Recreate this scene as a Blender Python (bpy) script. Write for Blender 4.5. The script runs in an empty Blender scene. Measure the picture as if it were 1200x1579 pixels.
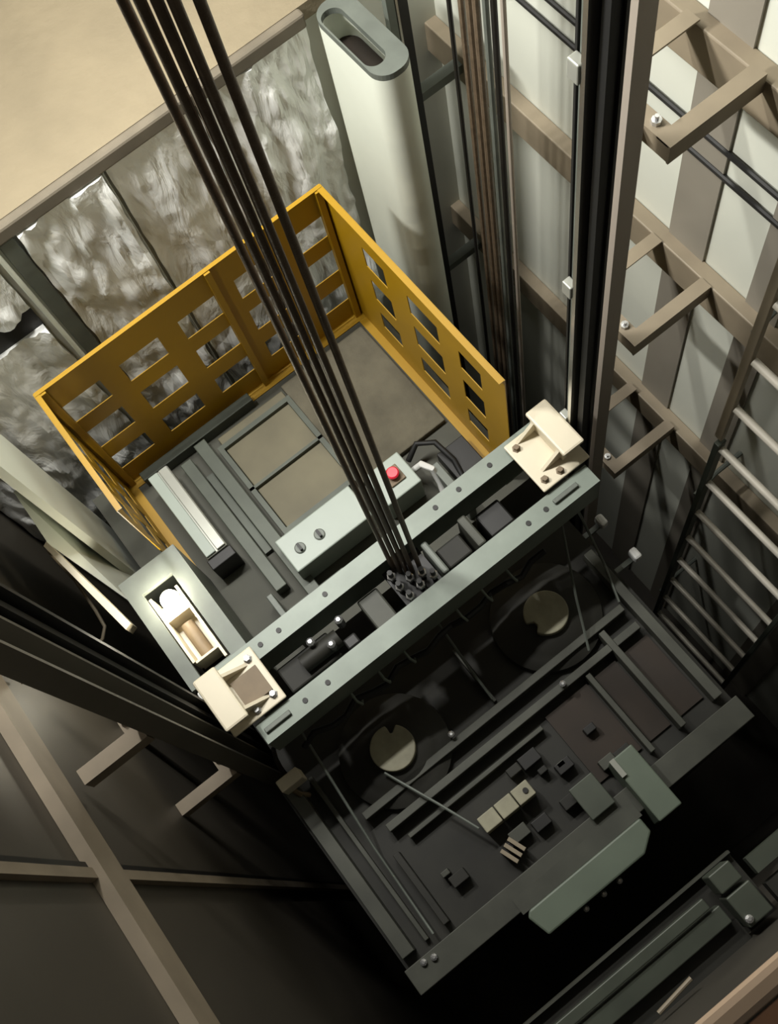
import bpy, bmesh, math, random
from mathutils import Vector, Matrix, noise
random.seed(7)
S = bpy.context.scene
C = S.collection

# ------------------------------------------------------------------ camera, light, exposure
CAM_H = 4.8                       # the camera is 4.8 m above the car roof (z = 0)
cam = bpy.data.cameras.new('camera')
cam.sensor_fit = 'AUTO'; cam.sensor_width = 36; cam.lens = 36*1700/1579
cam.clip_start = 0.02; cam.clip_end = 100
camo = bpy.data.objects.new('camera', cam); C.objects.link(camo)
R = Matrix(((0.784851734223949, 0.6114906834649949, -0.10043355674859349),
            (-0.6045865100947163, 0.7200500078453542, -0.34059233404966205),
            (-0.13595178580620414, 0.32803525761329166, 0.9348315156569286)))
camo.matrix_world = Matrix.Translation((0, 0, CAM_H)) @ R.to_4x4()
S.camera = camo

S.view_settings.view_transform = 'Standard'
S.view_settings.look = 'None'
S.view_settings.exposure = 0.0
S.view_settings.gamma = 1
S.view_settings.use_curve_mapping = False

W = bpy.data.worlds.new('world'); S.world = W; W.use_nodes = True
W.node_tree.nodes['Background'].inputs[0].default_value = (0.9, 0.95, 1, 1)
W.node_tree.nodes['Background'].inputs[1].default_value = 0.05

def area(name, loc, target, sx, sy, power, color):
    l = bpy.data.lights.new(name, 'AREA'); l.shape = 'RECTANGLE'; l.size = sx; l.size_y = sy
    l.energy = power; l.color = color
    o = bpy.data.objects.new(name, l); C.objects.link(o)
    o.location = loc
    o.rotation_euler = (Vector(target)-Vector(loc)).to_track_quat('-Z', 'Y').to_euler()
    return o
# ceiling light of the landing behind the photographer, shining through the open doorway
area('landing_light', (-0.25, -1.5, CAM_H+0.95), (0.9, 2.6, 1.2), 0.9, 0.5, 3, (1.0, 0.93, 0.84))
# work light high in the shaft near its back left corner
area('shaft_light', (0.55, 2.93, CAM_H-0.1), (0.55, 2.75, 0), 1.7, 0.12, 140, (1.0, 0.985, 0.93))
# added fill with no fixture of its own, aimed across onto the right wall
area('cross_fill', (-0.32, 2.74, CAM_H-1.5), (1.96, 2.1, CAM_H-3.0), 0.4, 0.1, 90, (1.0, 0.985, 0.94))

# ------------------------------------------------------------------ materials
def lin(c):
    return tuple((v/255/12.92 if v/255 <= .04045 else ((v/255+.055)/1.055)**2.4) for v in c)
def mat(name, rgb, rough=.6, metal=0., var=.15, scale=6., bump=.0, bscale=40., stretch=None, spec=.5, emit=None, estr=0):
    m = bpy.data.materials.new(name); m.use_nodes = True
    nt = m.node_tree; b = nt.nodes['Principled BSDF']
    b.inputs['Roughness'].default_value = rough; b.inputs['Metallic'].default_value = metal
    b.inputs['Specular IOR Level'].default_value = spec
    c = lin(rgb)
    tc = nt.nodes.new('ShaderNodeTexCoord')
    mp = nt.nodes.new('ShaderNodeMapping'); nt.links.new(tc.outputs['Object'], mp.inputs[0])
    if stretch: mp.inputs['Scale'].default_value = stretch
    n = nt.nodes.new('ShaderNodeTexNoise'); n.inputs['Scale'].default_value = scale; n.inputs['Detail'].default_value = 6
    nt.links.new(mp.outputs[0], n.inputs['Vector'])
    r = nt.nodes.new('ShaderNodeValToRGB'); nt.links.new(n.outputs['Fac'], r.inputs[0])
    r.color_ramp.elements[0].position = .3; r.color_ramp.elements[1].position = .7
    r.color_ramp.elements[0].color = (*[v*(1-var) for v in c], 1)
    r.color_ramp.elements[1].color = (*[min(1, v*(1+var)) for v in c], 1)
    nt.links.new(r.outputs[0], b.inputs['Base Color'])
    if bump:
        n2 = nt.nodes.new('ShaderNodeTexNoise'); n2.inputs['Scale'].default_value = bscale; n2.inputs['Detail'].default_value = 4
        nt.links.new(mp.outputs[0], n2.inputs['Vector'])
        bp_ = nt.nodes.new('ShaderNodeBump'); bp_.inputs['Strength'].default_value = bump; bp_.inputs['Distance'].default_value = .02
        nt.links.new(n2.outputs['Fac'], bp_.inputs['Height']); nt.links.new(bp_.outputs[0], b.inputs['Normal'])
    if emit:
        b.inputs['Emission Color'].default_value = (*emit, 1); b.inputs['Emission Strength'].default_value = estr
    return m
M = dict(
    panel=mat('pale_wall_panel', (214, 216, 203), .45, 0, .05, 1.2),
    panel_dark=mat('grey_wall_strip', (138, 132, 120), .5, 0, .10, 2),
    wall_back=mat('pale_back_wall', (190, 190, 178), .6, 0, .08, 2),
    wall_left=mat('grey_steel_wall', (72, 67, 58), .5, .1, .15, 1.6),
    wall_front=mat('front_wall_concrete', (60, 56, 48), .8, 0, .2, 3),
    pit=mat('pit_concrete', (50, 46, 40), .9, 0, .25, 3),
    beam=mat('beige_primed_steel', (138, 126, 106), .55, .05, .14, 5),
    beam_dim=mat('beige_shaded_steel', (132, 120, 102), .6, .05, .16, 5),  # darker copy of the beige steel, shade put into the colour
    concrete=mat('beige_concrete', (126, 115, 93), .85, 0, .10, 3.2, .35, 14),
    concrete_edge=mat('grey_concrete_edge', (104, 96, 82), .85, 0, .14, 8),
    yellow=mat('yellow_enamel', (162, 124, 5), .45, 0, .06, 4),
    gal=mat('galvanised_steel', (120, 129, 119), .45, .1, .10, 9),
    gal_dim=mat('dusty_grey_steel', (98, 103, 96), .5, .15, .15, 8),
    chrome=mat('bright_rail_steel', (190, 188, 180), .22, .9, .1, 4),
    leftpost=mat('dull_grey_post', (112, 108, 98), .5, .1, .10, 4),
    rung=mat('worn_ladder_steel', (206, 200, 186), .4, .15, .1, 8),
    post=mat('grey_painted_post', (160, 150, 138), .5, .15, .10, 4, 0, 40, (1, 1, .1)),
    black=mat('black_steel', (26, 25, 23), .5, .2, .25, 8),
    blackrub=mat('black_rubber', (16, 16, 15), .6, 0, .2, 8),
    rope=mat('oiled_steel_rope', (98, 84, 68), .4, .15, .2, 40, .15, 200),
    cream=mat('cream_enamel', (216, 206, 182), .42, 0, .03, 6),
    cream_brown=mat('brown_adhesive', (120, 104, 82), .6, 0, .12, 12),
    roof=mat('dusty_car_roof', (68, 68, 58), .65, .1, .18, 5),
    roof_mat=mat('dusty_grey_brown_mat', (92, 87, 72), .85, 0, .22, 7, .3, 30),
    hatch=mat('dusty_tan_hatch', (100, 94, 72), .6, .05, .2, 3.5),
    frame=mat('dark_green_grey_frame', (70, 75, 65), .5, .2, .15, 7),
    front=mat('shaded_dusty_steel', (34, 33, 27), .65, .1, .3, 6),  # dusty steel darkened to carry the front half's shade
    frontbar=mat('dark_grey_bar', (66, 67, 59), .55, .2, .2, 7),  # bar grey lowered for the same front shade
    brown=mat('dark_brown_board', (40, 30, 20), .7, 0, .25, 5),
    green=mat('grey_green_enamel', (94, 104, 90), .5, .05, .08, 6),
    lgrey=mat('light_grey_enamel', (158, 168, 158), .42, .0, .04, 6),
    alu=mat('brushed_aluminium', (158, 159, 150), .35, .35, .06, 10),
    red=mat('red_plastic', (225, 40, 62), .3, 0, .04, 10),
    white=mat('white_plastic', (232, 232, 228), .4, 0, .03, 10),
    sheet=mat('pale_green_grey_sheet', (222, 226, 212), .5, 0, .05, 2),
    discm=mat('pale_grey_disc', (150, 146, 124), .55, .0, .2, 14),
    silver=mat('zinc_bolt', (205, 205, 205), .25, .8, .05, 10),
    tile=mat('brown_stone_tile', (120, 86, 62), .4, 0, .2, 9),
    trimw=mat('pale_stone_nosing', (176, 152, 128), .4, 0, .06, 9),
    bulb=mat('glowing_bulb', (255, 250, 225), .4, 0, 0, 5, emit=(1, .95, .74), estr=14),
)
# crumpled aluminium foil: patches of creases, glossy
def foil_mat():
    m = mat('aluminium_foil', (246, 247, 243), .36, .08, .06, 3.5, 0, 8, (1, 1, .55))
    nt = m.node_tree; b = nt.nodes['Principled BSDF']
    tc = nt.nodes.new('ShaderNodeTexCoord')
    mp = nt.nodes.new('ShaderNodeMapping'); mp.inputs['Scale'].default_value = (1.3, 1, .4)
    nt.links.new(tc.outputs['Object'], mp.inputs[0])
    a = nt.nodes.new('ShaderNodeTexNoise'); a.inputs['Scale'].default_value = 5; a.inputs['Detail'].default_value = 5; a.inputs['Distortion'].default_value = 1.3
    v = nt.nodes.new('ShaderNodeTexVoronoi'); v.inputs['Scale'].default_value = 5; v.feature = 'DISTANCE_TO_EDGE'
    nt.links.new(mp.outputs[0], a.inputs['Vector']); nt.links.new(mp.outputs[0], v.inputs['Vector'])
    ad = nt.nodes.new('ShaderNodeMath'); ad.operation = 'ADD'
    nt.links.new(a.outputs['Fac'], ad.inputs[0]); nt.links.new(v.outputs['Distance'], ad.inputs[1])
    bp_ = nt.nodes.new('ShaderNodeBump'); bp_.inputs['Strength'].default_value = .8; bp_.inputs['Distance'].default_value = .05
    nt.links.new(ad.outputs[0], bp_.inputs['Height']); nt.links.new(bp_.outputs[0], b.inputs['Normal'])
    return m
M['foil'] = foil_mat()

# ------------------------------------------------------------------ helpers (x, y, and h = depth below the camera)
class MB:
    def __init__(s): s.v = []; s.f = []
    def add(s, vs, fs):
        n = len(s.v); s.v += [tuple(v) for v in vs]; s.f += [tuple(i+n for i in f) for f in fs]; return s
    def box(s, x0, x1, y0, y1, h0, h1, rot=0, piv=None):
        x0, x1 = min(x0, x1), max(x0, x1); y0, y1 = min(y0, y1), max(y0, y1)
        za, zb = CAM_H-max(h0, h1), CAM_H-min(h0, h1)
        vs = [(x, y, z) for z in (za, zb) for x, y in ((x0, y0), (x1, y0), (x1, y1), (x0, y1))]
        if rot:
            px, py = piv or ((x0+x1)/2, (y0+y1)/2); c, sn = math.cos(rot), math.sin(rot)
            vs = [(px+(x-px)*c-(y-py)*sn, py+(x-px)*sn+(y-py)*c, z) for x, y, z in vs]
        return s.add(vs, [(3, 2, 1, 0), (4, 5, 6, 7), (0, 1, 5, 4), (1, 2, 6, 5), (2, 3, 7, 6), (3, 0, 4, 7)])
    def prism(s, pts, h0, h1):                       # polygon in plan, ccw
        n = len(pts); za, zb = CAM_H-max(h0, h1), CAM_H-min(h0, h1)
        vs = [(x, y, za) for x, y in pts]+[(x, y, zb) for x, y in pts]
        return s.add(vs, [tuple(range(n-1, -1, -1)), tuple(range(n, 2*n))]+[(i, (i+1) % n, n+(i+1) % n, n+i) for i in range(n)])
    def tube(s, pts, r, seg=10, closed_caps=True):   # polyline tube, points (x,y,h)
        P = [Vector((x, y, CAM_H-h)) for x, y, h in pts]; rings = []
        rr = r if isinstance(r, (list, tuple)) else [r]*len(P)
        for i, p in enumerate(P):
            d = (P[min(i+1, len(P)-1)]-P[max(i-1, 0)]).normalized()
            a = d.orthogonal().normalized() if i == 0 else (a-d*a.dot(d)).normalized()
            b = d.cross(a)
            rings.append([p+a*rr[i]*math.cos(2*math.pi*k/seg)+b*rr[i]*math.sin(2*math.pi*k/seg) for k in range(seg)])
        vs = [v for q in rings for v in q]; fs = []
        for i in range(len(P)-1):
            for k in range(seg):
                k2 = (k+1) % seg; fs.append((i*seg+k, i*seg+k2, (i+1)*seg+k2, (i+1)*seg+k))
        if closed_caps:
            fs.append(tuple(range(seg-1, -1, -1))); fs.append(tuple((len(P)-1)*seg+k for k in range(seg)))
        return s.add(vs, fs)
    def lathe(s, cx, cy, prof, seg=32):              # profile list of (r, h)
        vs = []; fs = []
        for r, h in prof:
            for k in range(seg):
                a = 2*math.pi*k/seg; vs.append((cx+r*math.cos(a), cy+r*math.sin(a), CAM_H-h))
        for i in range(len(prof)-1):
            for k in range(seg):
                k2 = (k+1) % seg; fs.append((i*seg+k, i*seg+k2, (i+1)*seg+k2, (i+1)*seg+k))
        fs.append(tuple(range(seg-1, -1, -1))); fs.append(tuple((len(prof)-1)*seg+k for k in range(seg)))
        return s.add(vs, fs)
    def grid_plate(s, us, vs_, holes, fn, th):       # plate on a u/v grid with hole cells; fn(u,v,w)->xyh
        idx = {}
        def vid(i, j, w):
            k = (i, j, w)
            if k not in idx:
                x, y, h = fn(us[i], vs_[j], w*th); idx[k] = len(s.v); s.v.append((x, y, CAM_H-h))
            return idx[k]
        nu, nv = len(us)-1, len(vs_)-1
        solid = lambda i, j: 0 <= i < nu and 0 <= j < nv and (i, j) not in holes
        for i in range(nu):
            for j in range(nv):
                if not solid(i, j): continue
                for w in (0, 1): s.f.append((vid(i, j, w), vid(i+1, j, w), vid(i+1, j+1, w), vid(i, j+1, w)))
                for di, dj, a, b in ((-1, 0, (i, j), (i, j+1)), (1, 0, (i+1, j), (i+1, j+1)), (0, -1, (i, j), (i+1, j)), (0, 1, (i, j+1), (i+1, j+1))):
                    if not solid(i+di, j+dj):
                        s.f.append((vid(*a, 0), vid(*b, 0), vid(*b, 1), vid(*a, 1)))
        return s
    def build(s, name, m, parent=None, bevel=0, smooth=False):
        org = parent.get('_o') if parent else None
        o3 = Vector(org) if org is not None else (Vector((0, 0, 0)) if parent else Vector((
            (min(v[0] for v in s.v)+max(v[0] for v in s.v))/2, (min(v[1] for v in s.v)+max(v[1] for v in s.v))/2, min(v[2] for v in s.v))))
        me = bpy.data.meshes.new(name)
        me.from_pydata([tuple(Vector(v)-o3) for v in s.v], [], s.f)
        bm = bmesh.new(); bm.from_mesh(me); bmesh.ops.recalc_face_normals(bm, faces=bm.faces); bm.to_mesh(me); bm.free()
        me.materials.append(m if not isinstance(m, str) else M[m])
        if smooth: me.polygons.foreach_set('use_smooth', [True]*len(me.polygons))
        o = bpy.data.objects.new(name, me); C.objects.link(o)
        if parent: o.parent = parent
        else: o.location = o3
        o['_o'] = tuple(o3)
        if bevel:
            b = o.modifiers.new('bevel', 'BEVEL'); b.width = bevel; b.segments = 2; b.limit_method = 'ANGLE'
        if smooth: 
            e = o.modifiers.new('edges', 'EDGE_SPLIT'); e.split_angle = math.radians(40)
        return o
def box(*a, **k): return MB().box(*a, **k)
def tag(o, label, cat, group=None, kind=None):
    o['label'] = label; o['category'] = cat
    if group: o['group'] = group
    if kind: o['kind'] = kind
    return o
def thing(name, label, cat, loc, group=None):
    o = bpy.data.objects.new(name, None); C.objects.link(o); o.empty_display_size = .05
    l = (loc[0], loc[1], CAM_H-loc[2]); o.location = l; o['_o'] = l
    return tag(o, label, cat, group)
def struct(o): o['kind'] = 'structure'; return o

XL, XR, YB, YF = -0.97, 1.96, 3.06, -0.5
# ------------------------------------------------------------------ the shaft
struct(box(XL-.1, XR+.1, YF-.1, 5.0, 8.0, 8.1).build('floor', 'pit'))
struct(box(XL-.1, XR+.1, -3.2, 5.0, -2.3, -2.4).build('ceiling', 'wall_back'))
wr = struct(box(XR, XR+.1, YF-.1, 5.0, -2.3, 8.0).build('wall_right', 'panel'))
for i, (a, b) in enumerate(((1.40, 1.585), (1.02, 1.17), (.2, .42))):
    struct(box(XR-.012, XR, a, b, -2.3, 8.0).build('trim_%d' % (i+1), 'panel_dark'))
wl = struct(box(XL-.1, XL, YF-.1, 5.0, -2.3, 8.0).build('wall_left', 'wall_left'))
struct(box(XL, XL+.014, .835, .86, -2.3, 8.0).build('trim_4', 'black'))
struct(box(XL, XL+.022, .80, .835, -2.3, 8.0).build('trim_5', 'beam_dim'))
struct(box(XL-.1, XR+.1, YB, YB+.1, 3.36, 8.0).build('wall_back', 'wall_back'))
struct(box(XL-.1, XR+.1, YB-.005, 5.0, 3.28, 3.36).build('trim_6', 'concrete'))
struct(box(XL, 1.338, YB-.05, YB-.006, 3.275, 3.35).build('trim_7', 'concrete_edge', bevel=.012))
struct(box(XL-.1, XR+.1, 4.9, 5.0, -2.3, 3.3).build('wall_far', 'concrete'))
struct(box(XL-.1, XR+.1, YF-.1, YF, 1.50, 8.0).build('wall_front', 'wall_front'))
# landing the photographer stands on
struct(box(XL-.1, XR+.1, -3.2, -.236, 1.40, 1.50).build('trim_8', 'tile'))
struct(box(.0, XR, -.235, -.202, 1.395, 1.42).build('trim_9', 'trimw', bevel=.01))

# foil sheets hung on the back wall
def foil(name_label, x0, x1, h0, h1, y, seed, amp=.022):
    m = MB(); nx = max(4, int((x1-x0)/.02)); nz = max(4, int((h1-h0)/.025))
    vs = []
    for j in range(nz+1):
        for i in range(nx+1):
            x = x0+(x1-x0)*i/nx; h = h0+(h1-h0)*j/nz
            d = noise.noise(Vector((x*6+seed, h*1.9, 1)))*1.5*amp+abs(noise.noise(Vector((x*13+seed, h*4, 3))))*amp*.9
            d += .22*amp*noise.noise(Vector((x*30, h*12, seed)))
            ed = .012*noise.noise(Vector((h*7, seed, i and 2.0)))
            vs.append((x+(ed if i in (0, nx) else 0), y-abs(d)-.004, CAM_H-h))
    k = len(vs); vs += [(a, y, c) for a, b, c in vs]
    fs = []
    for j in range(nz):
        for i in range(nx):
            a = j*(nx+1)+i; q = (a, a+1, a+nx+2, a+nx+1); fs.append(q); fs.append(tuple(t+k for t in reversed(q)))
    rim = [j*(nx+1) for j in range(nz+1)], [j*(nx+1)+nx for j in range(nz+1)], list(range(nx+1)), [nz*(nx+1)+i for i in range(nx+1)]
    for r_ in rim:
        for a, b in zip(r_[:-1], r_[1:]): fs.append((a, b, b+k, a+k))
    m.add(vs, fs)
    return tag(m.build('foil_sheet', 'foil', smooth=True), name_label, 'insulation foil')
foil('crumpled silver foil sheet between the pale conduit and the flat seam strip', -.055, .345, 3.355, 5.6, YB-.012, 1.3, .055)
foil('smoother dull foil sheet right of the bright vertical crease, behind the ropes', .372, .80, 3.355, 5.6, YB-.012, 5.1, .03)
foil('creased silver foil sheet in the back corner next to the grey duct', .81, 1.338, 3.355, 5.6, YB-.012, 8.7, .045)
foil('small silver foil piece left of the conduit, above the black gap', XL+.01, -.19, 3.355, 3.76, YB-.012, 3.3, .05)
foil('silver foil piece left of the conduit, below the black gap', XL+.01, -.19, 3.90, 5.6, YB-.012, 4.4, .05)
tag(box(XL+.01, -.19, YB-.012, YB-.002, 3.74, 3.92).build('black_strip', 'blackrub'), 'black horizontal gap strip between the two foil pieces at the far left', 'strip')
tag(MB().tube([(-.152, YB-.045, 3.2), (-.152, YB-.045, 5.7)], .011).build('conduit', 'sheet', smooth=True), 'thin pale vertical conduit on the foil at the left edge', 'conduit')
tag(box(-.130, -.062, YB-.035, YB-.013, 3.36, 5.7).build('cover_strip', 'gal_dim', bevel=.006), 'grey vertical cover strip beside the thin pale conduit', 'strip')
tag(MB().tube([(.353, YB-.03, 3.36), (.35, YB-.034, 4.2), (.352, YB-.03, 5.6)], .006, 6).build('seam_bead', 'alu', smooth=True), 'thin bright vertical seam on the foil wall left of the ropes', 'seam')

# grey open-topped duct in the back right corner
t = thing('duct', 'pale grey upright duct with open dark top in the back right corner', 'duct', (1.45, 2.7, 8))
def rounded(x0, x1, y0, y1, r, n=8):
    p = []
    for cx, cy, a0 in ((x1-r, y1-r, 0), (x0+r, y1-r, 90), (x0+r, y0+r, 180), (x1-r, y0+r, 270)):
        for k in range(n+1):
            a = math.radians(a0+90*k/n); p.append((cx+r*math.cos(a), cy+r*math.sin(a)))
    return p
def ring(m, po, pi, h0, h1):
    n = len(po); za, zb = CAM_H-h1, CAM_H-h0
    vs = [(x, y, za) for x, y in po]+[(x, y, zb) for x, y in po]+[(x, y, za) for x, y in pi]+[(x, y, zb) for x, y in pi]
    fs = []
    for i in range(n):
        j = (i+1) % n
        fs += [(i, j, n+j, n+i), (2*n+j, 2*n+i, 3*n+i, 3*n+j), (n+i, n+j, 3*n+j, 3*n+i), (j, i, 2*n+i, 2*n+j)]
    return m.add(vs, fs)
ring(MB(), rounded(1.345, 1.515, 2.53, 2.985, .075), rounded(1.36, 1.5, 2.545, 2.965, .065), 3.29, 8.0).build('duct_shell', 'sheet', t, smooth=True)
MB().prism(rounded(1.362, 1.498, 2.547, 2.963, .065), 3.45, 3.47).build('duct_shade_plate', 'brown', t)  # added brown plate, stands in for the dark inside the open duct
ring(MB(), rounded(1.345, 1.515, 2.53, 2.985, .075), rounded(1.352, 1.445, 2.60, 2.945, .045), 3.26, 3.289).build('duct_rim', 'gal_dim', t)

# ------------------------------------------------------------------ beams on the walls
BH = (2.66, 3.79, 5.14)
w_ = ('highest', 'middle', 'lowest')
for i, h in enumerate(BH):
    t = thing('wall_beam', '%s beige horizontal steel beam along the pale right wall' % w_[i].capitalize(), 'beam', (1.92, 2, h+.17), 'beams on the right wall')
    m = MB(); m.box(1.895, 1.959, .0, 3.9, h, h+.17)
    m.build('channel', 'beam', t, bevel=.006)
t = thing('wall_beam', 'beige horizontal steel beam along the dark left wall, bottom left', 'beam', (-.95, .8, 3.3))
m = MB(); m.box(XL+.001, -.925, YF, 3.0, 3.09, 3.25)
m.build('channel', 'beam_dim', t)
# conduits on the right wall
for y0, y1, x, h in ((0, 4.2, 1.945, 3.19), (0, 4.2, 1.945, 3.07)):
    tag(MB().tube([(x, y0, h*1.02), (x, y1, h*1.02)], .011, 8).build('conduit', 'black', smooth=True),
        ('lower' if h > 3.1 else 'upper')+' of two thin dark conduits running level along the right wall', 'conduit', 'level conduits on the right wall')

# rail brackets right: rectangular frames of angle iron from the post to the wall
def bracket(h, xs, ys, wallx, label, mt='beam', s=1):
    t = thing('rail_bracket', label, 'bracket', ((xs+wallx)/2, sum(ys)/2, h+.06), 'rail brackets')
    a, b = sorted((xs, wallx))
    for y, sg, nm in ((ys[0], 1, 'front_arm'), (ys[1], -1, 'rear_arm')):
        m = MB(); m.box(a, b, y, y+sg*.055, h, h+.008); m.box(a, b, y, y+sg*.008, h+.0085, h+.075)
        m.build(nm, mt, t)
    m = MB(); m.box(xs, xs+s*.055, ys[0]+.008, ys[1]-.008, h+.001, h+.009); m.box(xs, xs+s*.008, ys[0]+.008, ys[1]-.008, h+.009, h+.07)
    m.build('cross_angle', mt, t)
    for y in (ys[0]+.09, ys[1]-.09):
        MB().lathe(xs+s*.03, y, [(.016, h+.001), (.016, h-.014), (.007, h-.0145), (.007, h-.03)], 8).build('bolt', 'silver', t)
    m = MB(); m.box(xs-s*(.075 if s > 0 else .003), xs+s*.0, (ys[0]+ys[1])/2-.04, (ys[0]+ys[1])/2-.0, h+.0, h+.05); m.build('rail_clip', 'black', t)
    return t
bracket(2.63, 1.535, (1.295, 1.62), 1.895, 'beige rectangular angle bracket highest on the light grey post, near the top right corner')
bracket(3.78, 1.515, (1.295, 1.62), 1.895, 'beige rectangular angle bracket lower on the light grey post, beside the ladder top')
bracket(5.10, 1.515, (1.295, 1.62), 1.895, 'dim beige angle bracket deep behind the cream guide shoe', 'beam_dim')
bracket(3.42, -.69, (1.15, 1.62), XL+.035, 'beige angle bracket between the left grey post and the left wall', 'beam_dim', -1)
bracket(4.5, -.69, (1.15, 1.62), XL+.001, 'dim angle bracket low on the left grey post, in shadow', 'beam_dim', -1)

# posts
def post(label, x0, x1, y0, y1, mt='post'):
    t = thing('post', label, 'post', ((x0+x1)/2, (y0+y1)/2, 8), 'steel posts')
    w = x1-x0; m = MB()
    m.box(x0, x0+.012, y0, y1, -2.2, 7.99); m.box(x0+.012, x1, y0, y0+.012, -2.2, 7.99); m.box(x0+.012, x1, y1-.012, y1, -2.2, 7.99)
    m.build('channel', mt, t)
    return t
post('light grey steel post right of the black guide rail', 1.375, 1.44, 1.315, 1.425)
post('dark grey steel post entering at the left edge and reaching the left guide shoe', -.685, -.61, 1.15, 1.27, 'leftpost')

# guide rails: T section with machined blade
def guide_rail(label, x, y, s, clips):
    t = thing('guide_rail', label, 'guide rail', (x, y, 8), 'guide rails')
    box(x+s*.055, x+s*.065, y-.06, y+.06, -2.2, 7.99).build('flange', 'black', t)
    box(x-s*.005, x+s*.054, y-.008, y+.008, -2.2, 7.99).build('blade', 'chrome' if s > 0 else 'black', t)
    box(x+s*.02, x+s*.054, y-.05, y-.022, -2.2, 7.99).build('side_strip', 'blackrub', t)
    box(x+s*.02, x+s*.054, y+.05, y+.058, -2.2, 7.99).build('side_strip', 'blackrub', t)
    if s > 0: box(x+.02, x+.054, y+.016, y+.040, -2.2, 7.99).build('side_strip', 'gal_dim', t)
    for h in clips:
        box(x-s*.012, x+s*.019, y+.009, y+.050, h, h+.065).build('rail_clip', 'alu', t, bevel=.004)
    return t
guide_rail('black and silver guide rail left of the light grey post', 1.208, 1.30, 1, (2.05, 3.02, 4.0))
guide_rail('black guide rail in the shade above the left grey post', -.575, 1.335, -1, ())
# counterweight rails and ropes along the right wall
t = thing('counterweight_rail', 'dark counterweight rail beside the open grey duct', 'rail', (1.66, 2.82, 8))
box(1.562, 1.597, 2.77, 2.80, -2.2, 7.99).build('flange', 'gal_dim', t)
box(1.602, 1.612, 2.77, 2.86, -2.2, 7.99).build('bright_web', 'chrome', t)
box(1.622, 1.668, 2.79, 2.835, -2.2, 7.99).build('blade', 'black', t)
for i, h in enumerate((3.83, 5.2)):
    tag(box(1.669, 1.894, 2.80, 2.85, h, h+.05).build('cross_tie', 'gal_dim'), ('upper' if i == 0 else 'lower')+' grey cross tie from the counterweight rail to the wall beam', 'tie', 'cross ties')
    tag(box(1.513, 1.580, 2.70, 2.7705, h-.35, h-.29).build('clamp', 'black'), ('upper' if i == 0 else 'lower')+' dark clamp between the grey duct and the counterweight rail', 'clamp', 'duct clamps')
cws = [(1.595, 2.40, .009, 'black'), (1.60, 2.335, .012, 'rope'), (1.605, 2.295, .014, 'rope'), (1.60, 2.25, .014, 'rope'), (1.605, 2.205, .012, 'gal_dim'), (1.60, 2.155, .012, 'black'), (1.60, 2.105, .010, 'post')]
pos = ['leftmost', 'second from left', 'third from left', 'middle', 'third from right', 'second from right', 'rightmost']
for (x, y, r, mt), p in zip([c for c in cws], pos):
    tag(MB().tube([(x, y, -2.2), (x, y, 7.98)], r, 8).build('counterweight_rope', mt, smooth=True), '%s upright dark rope along the right wall, behind the yellow corner' % p.capitalize(), 'rope', 'counterweight ropes')

# ------------------------------------------------------------------ pale sheets and duct at the left
t = thing('corner_column', 'pale upright boxed column with bent lower sheets, left of the yellow railing', 'column', (-.66, 2.4, 8))
MB().prism([(-.70, 2.56), (-.63, 2.30), (-.60, 2.32), (-.585, 2.66), (-.66, 2.72)], 1.9, 7.99).build('column_shell', 'sheet', t)
MB().add([(-.715, 2.57, CAM_H-4.05), (-.735, 2.33, CAM_H-4.15), (-.64, 2.03, CAM_H-4.5), (-.60, 2.28, CAM_H-5.0),
          (-.705, 2.58, CAM_H-4.07), (-.725, 2.34, CAM_H-4.17), (-.63, 2.04, CAM_H-4.52), (-.59, 2.29, CAM_H-5.02)],
         [(0, 1, 2, 3), (7, 6, 5, 4), (0, 4, 5, 1), (1, 5, 6, 2), (2, 6, 7, 3), (3, 7, 4, 0)]).build('upper_sheet', 'sheet', t)
MB().add([(-.755, 2.33, CAM_H-4.14), (-.735, 2.34, CAM_H-4.14), (-.66, 1.86, CAM_H-4.25), (-.69, 1.85, CAM_H-4.25),
          (-.755, 2.33, CAM_H-4.20), (-.735, 2.34, CAM_H-4.20), (-.66, 1.86, CAM_H-4.33), (-.69, 1.85, CAM_H-4.33)],
         [(0, 1, 2, 3), (7, 6, 5, 4), (0, 1, 5, 4), (1, 2, 6, 5), (2, 3, 7, 6), (3, 0, 4, 7)]).build('lower_flange', 'cream', t)
MB().tube([(-.76, 2.33, 4.2), (-.79, 2.30, 4.5), (-.80, 2.14, 4.55), (-.808, 2.06, 4.56), (-.845, 2.02, 4.56), (-.90, 2.0, 4.56)], .008, 8).build('bent_rod', 'beam', t, smooth=True)

# ------------------------------------------------------------------ the car
t = thing('elevator_car', 'dusty dark elevator car roof with frames and raised bars, below the crosshead', 'elevator car', (.25, 1.4, 7.4))
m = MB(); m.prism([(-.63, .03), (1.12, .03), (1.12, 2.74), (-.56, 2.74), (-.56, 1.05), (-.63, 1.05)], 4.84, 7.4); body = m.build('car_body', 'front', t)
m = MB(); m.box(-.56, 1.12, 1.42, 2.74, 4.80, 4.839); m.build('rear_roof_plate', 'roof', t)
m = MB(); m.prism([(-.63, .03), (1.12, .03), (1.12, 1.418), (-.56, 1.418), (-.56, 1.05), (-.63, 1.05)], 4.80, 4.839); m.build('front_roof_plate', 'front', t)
box(.50, 1.00, 1.93, 2.60, 4.765, 4.799).build('roof_mat', 'roof_mat', t, bevel=.006)
ht = box(.10, .49, 1.98, 2.58, 4.77, 4.799).build('hatch_panel', 'hatch', t, bevel=.004)
m = MB()
for a in ((.07, .50, 2.50, 2.525), (.07, .50, 2.235, 2.25), (.07, .50, 1.955, 1.98)): m.box(a[0], a[1], a[2], a[3], 4.742, 4.769)
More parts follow.
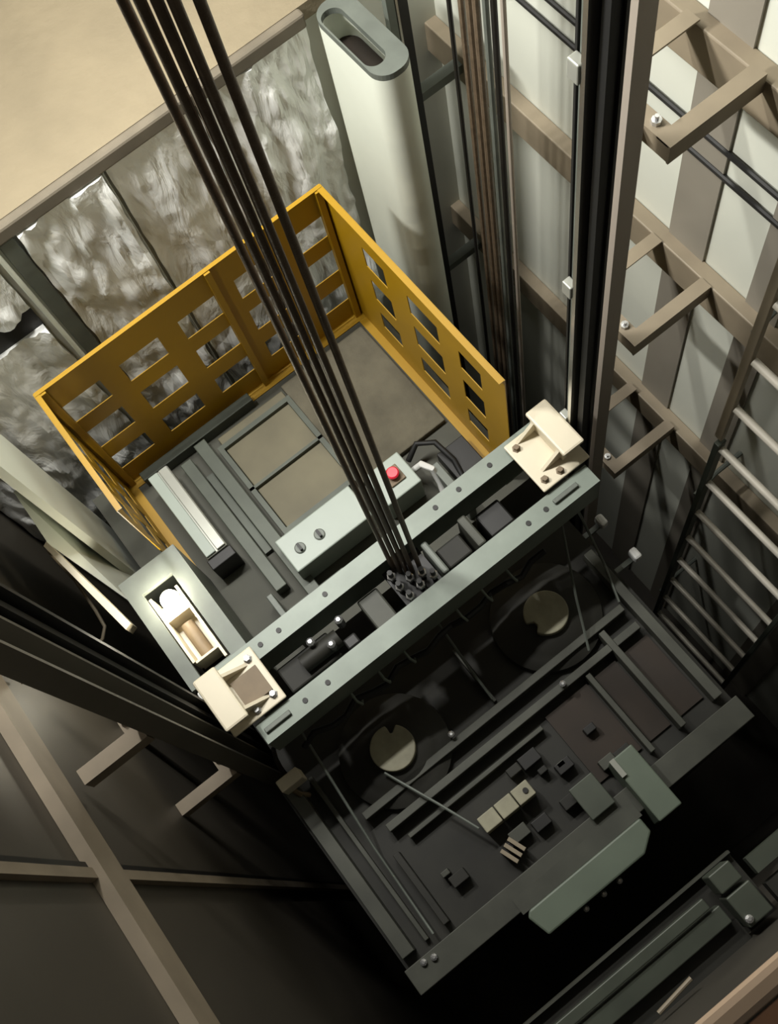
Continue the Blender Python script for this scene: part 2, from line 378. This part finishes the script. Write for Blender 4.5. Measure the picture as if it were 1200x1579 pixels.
m.box(.07, .095, 1.98, 2.5, 4.742, 4.769); m.box(.475, .50, 1.98, 2.5, 4.742, 4.769)
m.build('hatch_rib', 'frame', ht)
# raised channels
for x0, x1, y0, y1, mt in ((-.12, -.06, 1.75, 2.56, 'frame'), (-.015, .05, 1.55, 2.6, 'frame'), (-.30, .35, 2.61, 2.66, 'frame')):
    box(x0, x1, y0, y1, 4.72, 4.799).build('roof_channel', mt, t, bevel=.004)
box(-.055, -.018, 1.95, 2.45, 4.77, 4.799).build('trough', 'frame', t)
for x0, x1 in ((-.32, -.28), (-.02, .02)):
    pass
box(-.17, -.14, 1.47, 1.74, 4.66, 4.799).build('upright_rib', 'gal_dim', t, bevel=.004)
box(-.12, .18, 1.60, 1.64, 4.70, 4.799).build('roof_rib', 'frame', t)
box(.78, .82, 1.47, 1.75, 4.66, 4.799).build('upright_rib', 'gal_dim', t, bevel=.004)
box(.85, 1.0, 1.55, 1.80, 4.72, 4.799).build('raised_box', 'black', t, bevel=.004)
# front half bars
for x0, x1, y0, y1, h, mt in ((-.40, 1.02, .70, .735, 4.72, 'frontbar'), (-.35, 1.02, .60, .635, 4.72, 'frontbar'), (-.30, .42, .53, .55, 4.74, 'frontbar'),
                              (-.63, 1.12, .03, .14, 4.70, 'frontbar'), (1.045, 1.09, .18, 1.0, 4.72, 'frontbar'), (-.61, -.55, .18, 1.0, 4.72, 'frontbar'), (-.50, -.48, .18, 1.0, 4.76, 'frontbar'),
                              (.86, .89, .18, .69, 4.71, 'frontbar'), (.70, .725, .18, .59, 4.73, 'frontbar'), (.33, .345, .75, 1.04, 4.75, 'frontbar'),
                              (-.40, -.37, .18, .52, 4.73, 'front')):
    box(x0, x1, y0, y1, h, 4.799).build('roof_bar', mt, t, bevel=.003)
for x0, x1, y0, y1 in ((.90, 1.03, .22, .57), (.735, .85, .22, .57), (.46, .69, .22, .57)):
    box(x0, x1, y0, y1, 4.785, 4.799).build('brown_panel', 'brown', t)
for k in range(16):
    x = -.33+random.random()*1.1; y = .2+random.random()*.28; s = .02+random.random()*.05
    if .62 < x: x -= .6
    box(x, x+s*1.6, y, y+s, 4.73, 4.799).build('roof_fitting', random.choice(['frontbar', 'front', 'black', 'frontbar']), t, bevel=.003)
for x, y in ((-.545, .12), (-.50, .05+.06), (.60, .62), (.10, .75)):
    MB().lathe(x, y, [(.014, 4.70), (.014, 4.685), (.006, 4.68)], 8).build('bolt', 'silver', t)

# round fans with pale discs
for x, y, lb in ((-.13, .86, 'left'), (.745, .90, 'right')):
    t = thing('roof_fan', '%s dark round roof fan with a pale notched centre disc' % lb, 'fan', (x, y, 4.8), 'fans on the car roof')
    MB().lathe(x, y, [(.25, 4.80), (.245, 4.76), (.20, 4.74), (.17, 4.735), (.15, 4.72)], 40).build('housing', 'front', t, smooth=True)
    pts = []
    for k in range(40):
        a = 2*math.pi*k/40; r = .098
        if lb == 'left' and abs(((a-math.radians(60)+math.pi) % (2*math.pi))-math.pi) < .16: r = .062
        if lb == 'right' and abs(((a-math.radians(190)+math.pi) % (2*math.pi))-math.pi) < .2: r = .066
        pts.append((x+r*math.cos(a), y+r*math.sin(a)))
    MB().prism(pts, 4.68, 4.72).build('centre_disc', 'discm', t, bevel=.006)

# ------------------------------------------------------------------ yellow railing
t = thing('safety_railing', 'yellow sheet metal safety railing with rectangular cut-outs around the rear car roof', 'railing', (.34, 2.1, 4.8))
HT, HB = 3.76, 4.799
rx = [-.385, -.34, -.15, -.05, .15, .255, .445, .55, .74, .85, 1.03, 1.055]
rows = [HT, 3.95, 4.10, 4.21, 4.38, 4.50, 4.64, HB]
holes = {(i, j) for i in (1, 3, 5, 7, 9) for j in (1, 3, 5)}
m = MB().grid_plate(rx, rows, holes, lambda u, v, w: (u, 2.69+w, v), .004); rear = m.build('rear_panel', 'yellow', t)
m = MB(); m.box(-.385, 1.055, 2.672, 2.69, HT-.004, HT); m.build('top_flange', 'yellow', rear); m = MB(); m.box(-.385, 1.055, 2.64, 2.69, HB-.006, HB); m.build('bottom_flange', 'yellow', rear)
for x in (.46, -.355, 1.03): 
    m = MB(); m.box(x-.014, x+.014, 2.662, 2.689, HT+.002, HB-.006); m.build('stiffener', 'yellow', rear)
for s, x in ((1, 1.055), (-1, -.385)):
    ys = [1.50, 1.66, 1.80, 1.94, 2.14, 2.30, 2.45, 2.69] if s > 0 else [2.045, 2.12, 2.24, 2.30, 2.42, 2.48, 2.60, 2.69]
    hs = {(i, j) for i in (1, 3, 5) for j in (1, 3, 5)}
    pn = MB().grid_plate(ys, rows, hs, lambda u, v, w: (x+s*w, u, v), .004).build('side_panel', 'yellow', t)
    m = MB(); a, b = (x-.025, x) if s > 0 else (x, x+.02)
    m.box(a, b, ys[0], 2.671, HT-.003, HT+.001); m.build('top_flange', 'yellow', pn); m = MB(); m.box(x-s*.04, x, ys[0], 2.639, HB-.006, HB); m.build('bottom_flange', 'yellow', pn)

# ------------------------------------------------------------------ crosshead
t = thing('crosshead', 'grey-green pair of steel channels spanning the car between the cream guide shoes', 'crosshead', (.34, 1.26, 4.35))
HC = 4.15
m = MB(); m.box(-.48, 1.17, 1.36, 1.445, HC, HC+.01); m.box(-.48, 1.17, 1.435, 1.445, HC+.01, HC+.19); m.box(-.48, 1.17, 1.36, 1.435, HC+.19, HC+.2)
rc = m.build('rear_channel', 'gal', t)
m = MB(); m.box(-.48, 1.17, 1.07, 1.16, HC, HC+.01); m.box(-.48, 1.17, 1.07, 1.08, HC+.01, HC+.19); m.box(-.48, 1.17, 1.08, 1.16, HC+.19, HC+.2)
fc = m.build('front_channel', 'gal', t)
for x in (-.28, -.19, .04, .60, .72, .88): MB().lathe(x, 1.405, [(.011, HC+.0), (.011, HC-.004)], 10).build('rivet', 'black', rc)
for x in (-.27, -.16, .84, .93): MB().lathe(x, 1.115, [(.011, HC), (.011, HC-.004)], 10).build('rivet', 'black', fc)
for x0 in (-.40, 1.03):
    for yy in (1.40, 1.105):
        box(x0-.06, x0+.06, yy, yy+.02, HC-.016, HC-.001).build('slot_bar', 'gal_dim', rc if yy > 1.3 else fc, bevel=.003)
box(-.46, 1.15, 1.17, 1.35, HC+.30, HC+.31).build('under_plate', 'black', t)
# bits between the channels
rest = [(-.30, -.05, 1.20, 1.32, .12, 'front'), (-.02, .04, 1.19, 1.24, .10, 'black'), (.50, .62, 1.20, 1.30, .12, 'front'), (.64, .68, 1.18, 1.33, .06, 'frontbar'),
        (.72, .84, 1.20, 1.32, .14, 'black'), (.46, .49, 1.18, 1.34, .05, 'gal_dim'), (.12, .22, 1.18, 1.33, .10, 'frontbar')]
for x0, x1, y0, y1, d, mt in rest: box(x0, x1, y0, y1, HC+d, HC+.299).build('cross_block', mt, t, bevel=.008)
MB().tube([(-.20, 1.26, HC+.10), (-.02, 1.26, HC+.10)], .038, 16).build('drum', 'front', t, smooth=True)
for x, y in ((-.12, 1.30), (-.06, 1.24), (.02, 1.30)): MB().lathe(x, y, [(.018, HC+.12), (.018, HC+.04), (.008, HC+.03)], 8).build('stud', 'silver', t)

# guide shoes (cream brackets)
def shoe(label, xi, xo, s):
    t = thing('guide_shoe', label, 'guide shoe', ((xi+xo)/2, 1.29, HC), 'guide shoes')
    y0, y1 = 1.165, 1.42
    a = xi; b = xo
    box(a, b, y0, y1, HC-.03, HC-.017).build('base_plate', 'cream', t, bevel=.006)
    pts_x = (b-s*.105, b)
    y00, y11 = (1.20, 1.44) if s > 0 else (1.17, 1.41)
    box(pts_x[0], pts_x[1], y00, y11, HC-.135, HC-.115).build('top_cap', 'cream', t, bevel=.012)
    box(pts_x[0]+s*.01, pts_x[0]+s*.03, y00+.02, y11-.02, HC-.115, HC-.031).build('upright', 'cream', t)
    for yy in (y00+.035, y11-.05):
        m = MB(); x1 = pts_x[0]+s*.01; x0 = a+s*.05; zt, zb = CAM_H-HC+.112, CAM_H-HC+.0305
        m.add([(x1, yy, zt), (x1, yy, zb), (x0, yy, zb), (x1, yy+.014, zt), (x1, yy+.014, zb), (x0, yy+.014, zb)],
              [(0, 1, 2), (5, 4, 3), (0, 3, 4, 1), (1, 4, 5, 2), (2, 5, 3, 0)]).build('gusset', 'cream', t)
    for x, y in ((a+s*.035, y0+.04), (a+s*.035, y1-.04), (b-s*.13, y0+.03)):
        MB().lathe(x, y, [(.018, HC-.03), (.018, HC-.034), (.012, HC-.036), (.012, HC-.052)], 6).build('bolt', 'silver' if s < 0 else 'cream_brown', t)
    return t
sr = shoe('cream guide shoe bracket at the upper right end of the crosshead', .965, 1.20, 1)
sl = shoe('cream guide shoe bracket at the lower left end of the crosshead, with a brown patch', -.315, -.565, -1)
MB().prism([(-.46, 1.22), (-.34, 1.22), (-.34, 1.34), (-.46, 1.34)], HC-.045, HC-.031).build('brown_patch', 'cream_brown', sl)
sl.children[-1]['label'] = 'dark brown patch on the cream plate'

# rope hitch with nuts and the hoist ropes
t = thing('rope_hitch', 'black rope hitch with shiny nuts between the crosshead channels', 'rope hitch', (.35, 1.27, 4.4))
box(.27, .45, 1.165, 1.355, HC+.10, HC+.13).build('hitch_plate', 'black', t)
for i, (x, y) in enumerate(((.30, 1.19), (.36, 1.20), (.29, 1.245), (.345, 1.25), (.29, 1.30), (.425, 1.20), (.395, 1.235))):
    rd = MB().tube([(x, y, HC+.10), (x, y, HC-.03)], .011, 8).build('threaded_rod', 'black', t, smooth=True)
    MB().lathe(x, y, [(.019, HC+.04), (.019, HC+.02), (.010, HC+.015)], 6).build('nut', 'silver', rd)
n_r = [(0.02, 0), (.27, -.008), (.37, .008), (.47, -.008), (.57, .008), (.67, -.008), (.92, 0)]
ords = ['leftmost', 'second from left', 'third from left', 'middle', 'third from right', 'second from right', 'rightmost']
for (q, off), p in zip(n_r, ords):
    xt, yt = .335+.10*q+off, 1.425-.10*q+off
    xb, yb = .320+.095*q+off, 1.345-.072*q+off
    tag(MB().tube([(xt+(xt-xb)*1.0, yt+(yt-yb)*1.0, -2.2), (xt, yt, 1.0), (xb, yb, HC+.099)], .0104, 10).build('hoist_rope', 'rope', smooth=True),
        '%s of the dark steel hoist ropes crossing the yellow railing' % p, 'rope', 'hoist ropes')

# ------------------------------------------------------------------ control boxes on the roof
t = thing('control_box', 'long light grey control box with two round switches behind the crosshead', 'control box', (.28, 1.8, 4.79))
cb = box(.01, .43, 1.715, 1.90, 4.60, 4.795).build('enclosure', 'lgrey', t, bevel=.006)
for x, y in ((.085, 1.80), (.19, 1.795)):
    k = MB().lathe(x, y, [(.026, 4.60), (.026, 4.594), (.022, 4.592)], 20).build('switch_collar', 'gal_dim', t)
    box(x-.006, x+.006, y-.018, y+.018, 4.572, 4.592).build('switch_knob', 'black', k)
t = thing('stop_switch_box', 'small light grey box with a red stop button right of the ropes', 'switch box', (.6, 1.8, 4.79))
box(.51, .70, 1.70, 1.885, 4.60, 4.795).build('enclosure', 'lgrey', t, bevel=.006)
k = box(.575, .655, 1.755, 1.84, 4.588, 4.599).build('button_plate', 'cream_brown', t, bevel=.003)
MB().lathe(.615, 1.798, [(.018, 4.588), (.018, 4.57), (.029, 4.568), (.030, 4.556), (.024, 4.550)], 24).build('button', 'red', k, smooth=True)
tag(MB().tube([(.715, 1.80, 4.70), (.75, 1.77, 4.62), (.775, 1.73, 4.64), (.78, 1.69, 4.74), (.77, 1.66, 4.785)], .016, 10).build('cable_gland', 'white', smooth=True), 'white curved cable elbow beside the red button box', 'cable')
tag(MB().tube([(.73, 1.86, 4.72), (.80, 1.88, 4.66), (.87, 1.83, 4.66), (.89, 1.72, 4.70), (.87, 1.60, 4.74), (.80, 1.55, 4.76)], .014, 10).build('black_cable', 'blackrub', smooth=True), 'black looped cable right of the red button box', 'cable')
# light grey trunking at the left
t = thing('trunking', 'white-grey cable trunking lying along the left side of the rear roof', 'trunking', (-.21, 2.3, 4.79))
box(-.275, -.165, 2.04, 2.55, 4.62, 4.795).build('body', 'alu', t, bevel=.004)
box(-.273, -.222, 2.045, 2.545, 4.606, 4.619).build('lid', 'lgrey', t, bevel=.003)
box(-.214, -.168, 2.045, 2.545, 4.606, 4.619).build('lid', 'alu', t, bevel=.003)
box(-.285, -.155, 1.985, 2.038, 4.63, 4.795).build('end_cap', 'black', t, bevel=.004)

# lamp frame on the left
t = thing('work_light', 'lit work lamp in a grey rectangular frame at the left end of the crosshead', 'lamp', (-.47, 1.75, 4.8))
m = MB(); FH = 4.25
m.box(-.615, -.555, 1.46, 2.03, FH, FH+.03); m.box(-.405, -.33, 1.46, 2.03, FH, FH+.03)
m.box(-.555, -.405, 1.93, 2.03, FH, FH+.03); m.box(-.555, -.405, 1.46, 1.485, FH, FH+.03)
m.box(-.615, -.609, 1.46, 2.03, FH+.03, FH+.2); m.box(-.336, -.33, 1.46, 2.03, FH+.03, FH+.545); m.box(-.609, -.336, 2.024, 2.03, FH+.03, FH+.545)
m.build('frame', 'gal_dim', t)
box(-.555, -.405, 1.49, 1.93, FH+.20, FH+.21).build('back_plate', 'black', t)
m = MB(); m.box(-.550, -.538, 1.56, 1.90, FH+.02, FH+.14); m.box(-.43, -.418, 1.50, 1.88, FH+.02, FH+.14)
m.box(-.538, -.43, 1.55, 1.88, FH+.13, FH+.14); m.box(-.538, -.43, 1.77, 1.785, FH+.03, FH+.13)
m.box(-.538, -.43, 1.55, 1.56, FH+.02, FH+.13)
m.build('housing', 'cream', t)
MB().tube([(-.485, 1.74, FH+.09), (-.485, 1.58, FH+.10)], .03, 14).build('ballast', 'cream_brown', t, smooth=True)
pr = []
for k in range(9):
    a = math.pi*k/8; pr.append((max(.002, .042*math.sin(a)), FH+.02-.042*math.cos(a)))
MB().lathe(-.475, 1.845, pr, 24).build('bulb', 'bulb', t, smooth=True)
l = bpy.data.lights.new('bulb_light', 'POINT'); l.energy = 6; l.color = (1, .93, .75); l.shadow_soft_size = .04
lo = bpy.data.objects.new('bulb_light', l); C.objects.link(lo); lo.location = (-.475, 1.845, CAM_H-FH+.06)
tag(box(-.60, -.555, 1.37, 1.43, 4.20, 4.26).build('plastic_plug', 'white', bevel=.012), 'small white cap between the lamp frame and the left guide shoe', 'cap')

# ------------------------------------------------------------------ front of the car: door operator and boxes
t = thing('door_operator', 'long grey-green door operator cover on the front edge of the car roof', 'door operator', (.18, -.03, 4.8))
MB().prism([(-.11, -.005), (-.085, -.10), (.40, -.10), (.475, -.05), (.475, .015), (-.09, .015)], 4.58, 4.73).build('cover', 'green', t, bevel=.008)
box(-.12, .50, .016, .085, 4.69, 4.75).build('mounting_plate', 'frontbar', t)
for x in (.09, .18, .26): MB().lathe(x, -.115, [(.013, 4.66), (.013, 4.64), (.006, 4.63)], 8).build('bolt', 'silver', t)
t = thing('door_motor_box', 'square grey-green box standing across the front edge of the car roof', 'box', (.58, .1, 4.8))
box(.525, .64, -.045, .25, 4.58, 4.795).build('enclosure', 'green', t, bevel=.006)
box(.522, .545, .17, .25, 4.565, 4.579).build('light_plate', 'alu', t)
t = thing('motor_bracket', 'dull grey bracket plate left of the square green box', 'bracket', (.38, .2, 4.8))
box(.33, .45, .12, .27, 4.66, 4.68).build('plate', 'frame', t, bevel=.004); box(.35, .37, .14, .25, 4.68, 4.799).build('web', 'frame', t); box(.41, .43, .14, .25, 4.68, 4.799).build('web', 'frame', t)
t = thing('terminal_block', 'light grey jointed terminal block on the dark front roof', 'terminal block', (.1, .38, 4.8))
for k in range(3):
    x = -.035+k*.088; box(x, x+.083, .345, .415, 4.68, 4.795).build('segment', 'discm', t, bevel=.004)
MB().lathe(.195, .38, [(.012, 4.68), (.012, 4.672)], 10).build('screw', 'black', t)
t = thing('ribbed_connector', 'small ribbed beige connector below the jointed terminal block', 'connector', (.01, .23, 4.8))
for k in range(3): box(-.03+k*.028, -.014+k*.028, .19, .27, 4.70, 4.795, rot=.35, piv=(0, .23)).build('rib', 'beam', t)
t = thing('junction_box', 'small cream junction box hanging in the dark below the left guide shoe', 'box', (-.54, 1.0, 4.75))
box(-.595, -.49, .975, 1.03, 4.55, 4.66).build('enclosure', 'cream', t, bevel=.006)
MB().tube([(-.55, 1.05, 4.60), (-.53, 1.09, 4.5), (-.50, 1.10, 4.37)], .01, 8).build('cable', 'blackrub', t, smooth=True)
MB().tube([(-.57, .99, 4.66), (-.56, .96, 4.72), (-.54, .95, 4.80)], .012, 8).build('cable', 'cream_brown', t, smooth=True)

# cables and rods over the front half
for i, (pts, r, lb) in enumerate((
        ([(-.37, 1.08, 4.36), (-.44, .60, 4.72), (-.45, .18, 4.70)], .006, 'thin grey rod along the left side of the dark front roof'),
        ([(-.22, .80, 4.69), (-.12, .56, 4.68), (-.05, .38, 4.67)], .006, 'thin grey rod from the left fan disc to the terminal block'),
        ([(.99, 1.09, 4.36), (.87, .85, 4.6), (.78, .66, 4.70)], .006, 'thin brace rod right of the right fan disc'),
        ([(.33, 1.08, 4.36), (.33, .90, 4.6), (.33, .76, 4.70)], .006, 'thin rod between the two roof fans'),
        ([(1.10, 1.15, 4.4), (1.08, .9, 4.70), (1.02, .74, 4.71)], .006, 'thin rod down the right edge of the front roof'))):
    tag(MB().tube(pts, r, 6).build('brace_rod', 'gal_dim', smooth=True), lb, 'rod', 'thin rods over the front roof')
for i, x in enumerate((-.12, .02, .15, .42, .55, .68)):
    t = thing('cable_hook', '%s of the small pale cable hooks under the front channel' % ['leftmost', 'second from left', 'third from left', 'third from right', 'second from right', 'rightmost'][i], 'hook', (x, 1.03, 4.8), 'cable hooks')
    MB().tube([(x, 1.069, 4.33), (x, 1.03, 4.33), (x+.01, 1.015, 4.37), (x+.02, 1.04, 4.40)], .006, 6).build('hook', 'gal', t, smooth=True)
cp = [(-.40+.07*k, 1.035+.015*math.sin(k*1.9), 4.385+.02*math.cos(k*2.3)) for k in range(19)]
tag(MB().tube(cp, .014, 8).build('black_cable', 'blackrub', smooth=True), 'black cable bundle slung under the front crosshead channel', 'cable')
for i, (x, y) in enumerate(((1.245, 1.12), (1.255, .90))):
    t = thing('cable_clamp', ('upper' if i == 0 else 'lower')+' small white clamp in the dark right of the front roof', 'clamp', (x, y, 5.1), 'white clamps')
    box(x, x+.04, y-.03, y+.03, 4.92, 4.98).build('clamp_body', 'white', t, bevel=.012)
    box(1.121, x+.02, y-.012, y+.012, 4.98, 5.0).build('arm', 'gal_dim', t)

# ladder by the right
t = thing('ladder', 'steel ladder with pale rungs fixed along the right wall, right edge', 'ladder', (1.65, .6, 7.9))
m = MB(); m.box(1.64, 1.665, .893, .93, 2.3, 4.17); m.build('stile', 'beam', t, bevel=.003)
m = MB(); m.box(1.63, 1.675, .888, .915, 4.20, 7.98); m.build('stile', 'frame', t, bevel=.003)
m = MB(); m.box(1.63, 1.675, .285, .31, 2.3, 7.98); m.build('stile', 'frame', t, bevel=.003)
for k in range(15):
    h = 3.09+.385*k
    if h > 7.8: break
    MB().tube([(1.65, .887, h), (1.65, .31, h)], .0165, 10).build('rung', 'rung', t, smooth=True)
for h in (3.35, 4.9, 6.6):
    MB().tube([(1.66, .93, h), (1.80, .95, h), (XR-.001, .95, h)], .012, 8).build('standoff', 'gal_dim', t, smooth=True)

# lower landing door gear at the bottom right
t = thing('door_track', 'grey-green landing door track below the landing edge, bottom right', 'door track', (.0, -.36, 4.2))
box(-.9, .40, -.345, -.305, 3.98, 4.03).build('rail', 'frame', t, bevel=.004)
box(-.9, .43, -.42, -.355, 4.0, 4.1).build('rail', 'frame', t, bevel=.004)
box(-.9, .45, -.50, -.425, 4.05, 4.12).build('back_plate', 'front', t)
box(-.9, .595, -.265, -.255, 4.15, 4.2).build('lip', 'frontbar', t); box(-.9, .595, -.50, -.2651, 4.19, 4.2).build('lip', 'front', t)
t = thing('door_lock_box', 'two-piece grey door lock box right of the landing door track', 'lock', (.5, -.36, 4.1))
box(.455, .545, -.335, -.265, 3.95, 4.12).build('enclosure', 'frame', t, bevel=.005)
box(.455, .555, -.465, -.35, 3.95, 4.12).build('enclosure', 'frame', t, bevel=.005)
MB().lathe(.47, -.44, [(.014, 3.95), (.014, 3.935), (.006, 3.93)], 10).build('screw', 'silver', t)
t = thing('door_track', 'dark track continuing right of the door lock box', 'door track', (1.0, -.36, 4.2))
box(.60, 1.5, -.36, -.30, 4.0, 4.06).build('rail', 'frame', t); box(.60, 1.5, -.499, -.40, 4.02, 4.1).build('back_plate', 'front', t)
for i, (x, y) in enumerate(((-.02, -.46), (.14, -.44))):
    pass
tag(MB().tube([(.05, -.47, 3.9), (.20, -.455, 3.9)], .008, 8).build('bright_rod', 'beam', smooth=True), 'short bright rod near the bottom edge beside the door track', 'rod')

for o in list(S.objects):
    if '_o' in o: del o['_o']
